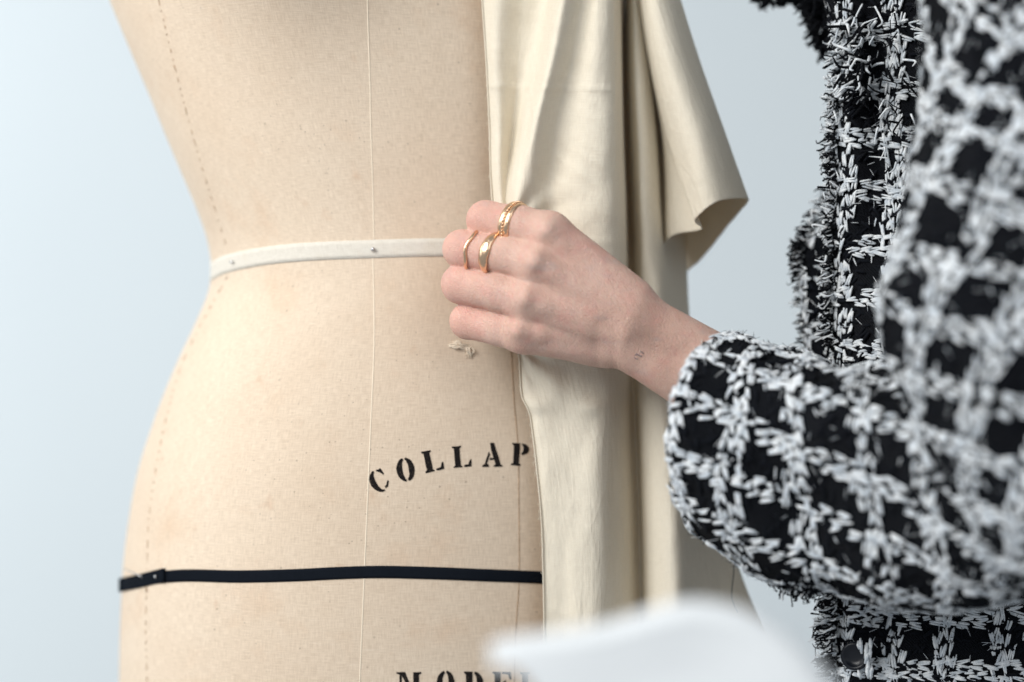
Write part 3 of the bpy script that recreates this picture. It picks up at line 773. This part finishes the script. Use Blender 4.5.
# dense woven placket column beside the fringe: long upright white floats
for k_ in range(1500):
    v = random.uniform(0, sfT.V[-1]); c = random.choice((0, 1, 2, 3)); u = .0315 + c * .0026 + random.gauss(0, .0006)
    put_stitch(mb, sfT, u, v, math.pi / 2 + random.gauss(0, .25), random.uniform(.005, .009), random.uniform(.0010, .0018), .0016, 1 if random.random() < .62 else 0)
for k_ in range(620):
    v = random.uniform(0, sfT.V[-1])
    if (v / PER) % 1 > .55: continue
    put_stitch(mb, sfT, random.uniform(.020, .048), v, random.gauss(.25, .25), random.uniform(.006, .011), random.uniform(.0011, .0019), .0018, 1)
jacket = mb.build('jacket', jm, person)

# near sleeve: forearm bell + upper arm
def ringpts(px, py, d_, rz_px, ry_mm, lean=0, skew=0, n_=40, ph=0):
    """section ellipse: rz = half height in px, ry = half depth in mm, skew = px the near side runs to the left, lean = px the top runs right"""
    out = []
    for k_ in range(n_):
        q = 2 * math.pi * k_ / n_ + ph
        c, s_ = math.cos(q), math.sin(q)        # c up, s towards the camera
        out.append(W(px + lean * c - skew * s_, py - rz_px * c, d_ - ry_mm * s_))
    return out
secs = [
 ringpts(722, 428, -40, 92, 34, lean=10, skew=22),
 ringpts(718, 430, -42, 97, 44, lean=12, skew=46),
 ringpts(733, 438, -43, 104, 49, lean=10, skew=54),
 ringpts(762, 450, -45, 114, 51, lean=8, skew=50),
 ringpts(800, 462, -48, 119, 52, lean=-2, skew=40),
 ringpts(850, 474, -58, 121, 54, lean=-12, skew=26),
 ringpts(905, 478, -76, 126, 56, lean=-20, skew=12),
 ringpts(965, 474, -96, 128, 58, lean=-26, skew=4),
 ringpts(1030, 468, -114, 122, 58, lean=-30, skew=0),
 ringpts(1090, 460, -122, 106, 50, lean=-30, skew=0),
 ringpts(1130, 455, -95, 60, 30, lean=-20, skew=0),
]
PS = crom(np.array(secs), 170)
PS = crom(PS.transpose(1, 0, 2), 160, closed=True).transpose(1, 0, 2)
PS = np.concatenate([PS, PS[:, :1]], 1)
cen = PS.mean(1, keepdims=True)
for i in range(PS.shape[0]):
    for j in range(PS.shape[1]):
        p = PS[i, j]; r = (p - cen[i, 0]); r /= np.linalg.norm(r)
        x, y = PX(p); t = i / PS.shape[0]
        amp = .0065 * min(1, t * 6)
        w_ = mnoise.noise((p[0] * 26, p[1] * 9, p[2] * 20 + p[0] * 12)) + .5 * mnoise.noise((p[0] * 50, p[1] * 18, p[2] * 45))
        # drag folds running from the inner elbow towards the cuff
        fd = math.sin((y * .9 - x * .25) * .045) * .0062 * math.exp(-((x - 850) / 95) ** 2)
        PS[i, j] = p + r * (amp * w_ + fd)
sfS = Surf(PS, 1)
p, tu, tv, nn = sfS.at(sfS.U[-1] * .25, sfS.V[-1] * .5)
if nn[1] > 0: sfS.sign *= -1
def xfS(u, v):      # the plaid turns gradually as the sleeve rises to the elbow
    t = min(1, max(0, (v - .035) / .09)); s_ = SGN_S * .42 * t
    return u + s_ * (v - .035) , v, -s_ * .8
def xfU(u, v):
    a = .40; ca, sa = math.cos(a), math.sin(a); u_, v_ = u - .1, v - .18
    return .1 + u_ * ca - v_ * sa, .18 + u_ * sa + v_ * ca, a
SGN_S = 1
mb = MB(); mb.grid(PS, 0)
weave(mb, sfS, .001, sfS.U[-1] - .001, .002, sfS.V[-1] * .93, ou=.012, ov=.016, warp=.0025, xf=xfS)
# inside lining of the mouth
mb.grid(cen[:60] + (PS[:60] - cen[:60]) * .96, 0)
# upper arm
secu = []
for (py, px, d_, rx, ry) in ((-170, 1060, -90, 140, 60), (-80, 1060, -100, 140, 62), (20, 1060, -108, 136, 64), (120, 1052, -116, 146, 64), (220, 1050, -124, 160, 64), (320, 1056, -128, 170, 62), (410, 1062, -128, 150, 62), (490, 1072, -126, 130, 56), (550, 1080, -120, 96, 45), (585, 1086, -116, 40, 20)):
    secu.append([W(px - rx * math.cos(q), py + 14 * math.cos(q), d_ - ry * math.sin(q)) for q in np.linspace(0, 2 * math.pi, 40, endpoint=False)])
PU = crom(np.array(secu), 200); PU = crom(PU.transpose(1, 0, 2), 160, closed=True).transpose(1, 0, 2); PU = np.concatenate([PU, PU[:, :1]], 1)
cen = PU.mean(1, keepdims=True)
for i in range(PU.shape[0]):
    for j in range(PU.shape[1]):
        p = PU[i, j]; r = (p - cen[i, 0]); r /= np.linalg.norm(r)
        w_ = mnoise.noise((p[0] * 16, p[1] * 9, p[2] * 14 + 4)) + .5 * mnoise.noise((p[0] * 40, p[1] * 18, p[2] * 30))
        PU[i, j] = p + r * .008 * w_
sfU = Surf(PU, 1)
p, tu, tv, nn = sfU.at(sfU.U[-1] * .25, sfU.V[-1] * .5)
if nn[1] > 0: sfU.sign *= -1
mb.grid(PU, 0)
weave(mb, sfU, .001, sfU.U[-1] - .001, 0, sfU.V[-1] * .95, ou=.01, ov=.004, warp=.0035, xf=xfU, ct=.16)
sleeve = mb.build('sleeve', jm, jacket)
# armhole strand: long pale yarn lying along the side seam
mb = MB()
for (pts, r) in (([(925, 25, -66), (915, 60, -68), (906, 100, -62), (900, 135, -50)], .0016), ([(881, 105, -22), (877, 130, -24), (873, 150, -24)], .0009)):
    mb.tube(crom([W(*q) + np.array([0, -.055 if pts[0][0] > 900 else -.012, 0]) * .3 for q in pts], 16), r, n=7)

# fringes
def fringe(mbx, path, count, length, spread, dir_px, mats=(0, 1), pw=.5, rr=(.00025, .00062), curl=.5):
    path = crom(np.array(path, float), 80)
    for _ in range(count):
        t = random.random() * 79; i = int(min(t, 78)); q = path[i] + (path[i + 1] - path[i]) * (t - i)
        q = q + np.array([random.gauss(0, spread[0]), random.gauss(0, spread[1]), random.gauss(0, spread[2])])
        p = W(*q); a = random.gauss(0, curl)
        dx, dz = dir_px; ca, sa = math.cos(a), math.sin(a)
        d_ = np.array([dx * ca - dz * sa, random.gauss(-.1, .35), -(dx * sa + dz * ca)]); d_ /= np.linalg.norm(d_)
        L = length * random.uniform(.5, 1.3) * .001
        side = np.array([random.gauss(0, 1), random.gauss(0, .6), random.gauss(0, 1)]) * L * .22
        pts = crom([p, p + d_ * L * .35 + side * .6, p + d_ * L * .7 + side, p + d_ * L + side * .2], 8)
        r = random.uniform(*rr); mbx.tube(pts, np.interp(np.linspace(0, 1, 8), [0, .7, 1], [r, r, r * .45]), mat=mats[1] if random.random() < pw else mats[0], n=5)
fr = MB()
fringe(fr, [(842, 35, 4), (838, 90, 4), (834, 140, 4), (836, 190, 4), (832, 240, 5)], 420, 6.5, (2, 3, 3), (-1, .25), pw=.45, curl=.6)
fringe(fr, [(832, 240, 5), (831, 290, 5), (832, 345, 5)], 170, 6, (2, 3, 3), (-1, .3), pw=.35)
fringe(fr, [(836, 592, 2), (833, 620, 0), (833, 650, 0), (833, 700, 0)], 330, 8.0, (2, 3, 3), (-1, .25), pw=.42, curl=.3)
fringe(fr, [(855, 12, -6), (860, 60, -8), (858, 95, -8)], 90, 9, (9, 9, 3), (-.6, .8), pw=.5, curl=.7, rr=(.0004, .0009))
fringe(fr, [(880, 8, -10), (900, 60, -14), (890, 110, -14), (878, 160, -12)], 50, 9, (9, 9, 3), (-.2, 1), pw=.35, curl=.8)
fringe(fr, [(775, 568, -52), (788, 580, -56), (800, 583, -60), (812, 583, -62)], 420, 4.5, (5, 5, 6), (.2, 1), pw=.12, curl=.9)
fr.build('fringe', jm, jacket)
# far front edge of the jacket standing behind the placket
mb = MB()
rw = []
for py, l in ((195, 826), (225, 812), (245, 800), (262, 795), (300, 796), (345, 800), (400, 802)):
    l += 7
    rw.append([W(l + 46, py, 44), W(l + 24, py, 34), W(l + 8, py, 33), W(l + 1, py, 38), W(l + 4, py, 48), W(l + 26, py, 58)])
PF = crom(crom(np.array(rw), 70).transpose(1, 0, 2), 50).transpose(1, 0, 2); sfF = Surf(PF, 1)
p, tu, tv, nn = sfF.at(sfF.U[-1] * .3, sfF.V[-1] * .5)
if nn[1] > 0: sfF.sign *= -1
mb.grid(PF, 0); weave(mb, sfF, 0, sfF.U[-1], 0, sfF.V[-1], ou=.004, ov=.02)
fringe(mb, [(829, 190, 36), (814, 225, 38), (803, 245, 38), (800, 262, 38), (802, 300, 38), (806, 345, 38)], 260, 5, (2, 4, 3), (-1, .1), pw=.4)
fringe(mb, [(804, 236, 38), (800, 255, 38), (799, 270, 38)], 120, 4.5, (3, 8, 3), (-1, 0), pw=.05)
mb.build('front_edge', jm, jacket)
# far sleeve, raised, only its underside and fringed cuff dip into view
secf = []
for (px, py, d_, rz) in ((880, 20, 60, 70), (850, -8, 62, 62), (822, -40, 66, 56), (790, -60, 70, 52), (762, -66, 72, 50), (744, -68, 74, 48)):
    secf.append([W(px + rz * .55 * math.cos(q), py + rz * math.cos(q) * .9, d_ - 30 * math.sin(q)) for q in np.linspace(0, 2 * math.pi, 28, endpoint=False)])
PFS = crom(np.array(secf), 60); PFS = crom(PFS.transpose(1, 0, 2), 80, closed=True).transpose(1, 0, 2); PFS = np.concatenate([PFS, PFS[:, :1]], 1)
sff = Surf(PFS, 1); p, tu, tv, nn = sff.at(sff.U[-1] * .25, sff.V[-1] * .5)
if nn[1] > 0: sff.sign *= -1
mb = MB(); mb.grid(PFS, 0)
fringe(mb, [(812, -10, 60), (818, 6, 60), (824, 22, 60), (832, 40, 60)], 500, 8, (5, 6, 5), (-.3, 1), pw=.03, rr=(.0005, .001), curl=.7)
fringe(mb, [(758, -13, 66), (768, -9, 66), (784, -11, 66), (792, -16, 66)], 300, 7, (4, 3, 5), (0, 1), pw=.03, rr=(.0005, .001), curl=.7)
mb.build('sleeve', jm, jacket)
# button on the placket
k = NT('dark_button'); k.P(Base_Color=(.006, .008, .013, 1), Roughness=.32); k.set(k.b, 'Specular IOR Level', .35); M['button'] = k.m
mb = MB(); c0 = W(855, 656, -6.5); N = 48; prof = [(0, .0006), (.35, .0006), (.62, .0009), (.72, .0017), (.86, .0022), (.97, .0015), (1, .0004), (.95, -.0008)]
G_ = np.zeros((len(prof), N, 3)); nrm = np.array([-.35, -.93, 0]); nrm /= np.linalg.norm(nrm); ux = np.array([nrm[1], -nrm[0], 0]) * -1
for i, (r, h) in enumerate(prof):
    for k_ in range(N):
        q = 2 * math.pi * k_ / N; G_[i, k_] = c0 + (ux * math.cos(q) + np.array([0, 0, 1]) * math.sin(q)) * r * .0072 + nrm * h
mb.grid(G_, 0, closed=True); mb.build('button', M['button'], jacket)
mb = MB()      # placket yarns lying over the button
for k_ in range(16):
    x0 = random.uniform(857, 872); y0 = random.uniform(636, 678); a_ = random.gauss(0, 2.2); l_ = random.uniform(4, 8)
    mb.tube([W(x0, y0 - l_, -11), W(x0 + a_ * .4, y0, -12.2), W(x0 + a_, y0 + l_, -11)], [.0005, .0011, .0005], n=6)
mb.build('placket_yarn', M['yarn'], jacket)
# loose thread under the cuff
mb = MB(); pts = [W(735, 548, -60), W(734, 562, -60), W(733.5, 574, -60), W(732, 588, -59), W(732, 598, -59), W(735, 606, -59), W(738, 612, -59)]
mb.tube(crom(pts, 30), .00022, n=5); mb.build('loose_thread', M['tweed'], jacket)

# ------------------------------------------------------------------ white cloth, near the lens
dw = -370
ol = [(500, 690, dw), (508, 664, dw), (512, 652, dw)]
rowsW = []
top = [(490, 650), (518, 649), (560, 647), (610, 641), (650, 630), (690, 622), (730, 628), (765, 647), (795, 673), (820, 708), (834, 760)]
for i, (x, y) in enumerate(top):
    prev = top[max(0, i - 1)]; nx_ = top[min(len(top) - 1, i + 1)]; tx, ty = nx_[0] - prev[0], nx_[1] - prev[1]; l = math.hypot(tx, ty); ux_, uy_ = ty / l, -tx / l
    rr = [8, 14, 17, 20, 21, 22, 23, 24, 25, 26, 27][i]
    sec = []
    for q in np.linspace(-.2, 1.02 * math.pi, 16):
        c, s_ = math.cos(q), math.sin(q)
        sec.append(W(x + ux_ * rr * s_, y + uy_ * rr * s_, dw + 10 * c))
    # hanging face below the roll
    bx = 512 + (x - 512) * .93
    for k_, (dy, dd) in enumerate(((26, 1), (50, 1), (90, 2), (150, 4))):
        sec.append(W(x + (bx - x) * (k_ + 1) / 4 + 0, y + rr * .2 + dy * min(1, max(.12, (x - 505) / 110)), dw - 10 - dd * .5))
    rowsW.append(sec)
PW = crom(crom(np.array(rowsW), 90).transpose(1, 0, 2), 90).transpose(1, 0, 2)
for i in range(90):
    for j in range(90): PW[i, j, 1] += .003 * mnoise.noise(Vector(PW[i, j]) * 22)
mb = MB(); mb.grid(PW, 0); wc = mb.build('white_cloth', M['white'])
md = wc.modifiers.new('thickness', 'SOLIDIFY'); md.thickness = .001
tag(wc, 'blurred white rolled cloth close to the lens below the draped muslin', 'cloth')

# ------------------------------------------------------------------ light
def area(name, loc, tgt, size, energy, col, sy=None):
    ld = bpy.data.lights.new(name, 'AREA'); ld.energy = energy; ld.color = col; ld.shape = 'RECTANGLE'; ld.size = size; ld.size_y = sy or size
    o = bpy.data.objects.new(name, ld); COL.objects.link(o); o.location = loc
    o.rotation_euler = (Vector(tgt) - Vector(loc)).to_track_quat('-Z', 'Y').to_euler(); return o
area('window_light', (-1.4, -1.4, 2.25), (0, .1, 1.16), 1.2, 49, (1, .985, .955), 1.2)
area('added_wall_light', (-2.2, .3, 1.9), (-.9, 1.5, 1.15), 1.3, 18, (.95, .99, 1), 1.6).data.spread = math.radians(110)  # added lamp, no window here: brightens the wall's left side so it fades rightward
area('room_light', (1.2, -2.6, 2.6), (0, 0, 1.1), 1.8, 17, (.97, .985, 1))
wd = bpy.data.worlds.new('World'); SC.world = wd; wd.use_nodes = True
bg = wd.node_tree.nodes['Background']; bg.inputs[0].default_value = (.88, .94, 1, 1); bg.inputs[1].default_value = .33

cam = bpy.data.cameras.new('camera'); co_ = bpy.data.objects.new('camera', cam); COL.objects.link(co_)
co_.location = (0, -D, Z0); co_.rotation_euler = (math.radians(90), 0, 0)
cam.sensor_width = 36; cam.lens = 36 * D / (1024 * S); cam.clip_start = .05; cam.clip_end = 50
cam.dof.use_dof = True; cam.dof.focus_distance = D - .02; cam.dof.aperture_fstop = 2.4
SC.camera = co_
SC.view_settings.view_transform = 'Standard'; SC.view_settings.look = 'None'; SC.view_settings.exposure = .22; SC.view_settings.gamma = 1
SC.render.engine = 'CYCLES'; SC.cycles.use_denoising = True
SC.cycles.max_bounces = 8; SC.cycles.diffuse_bounces = 5
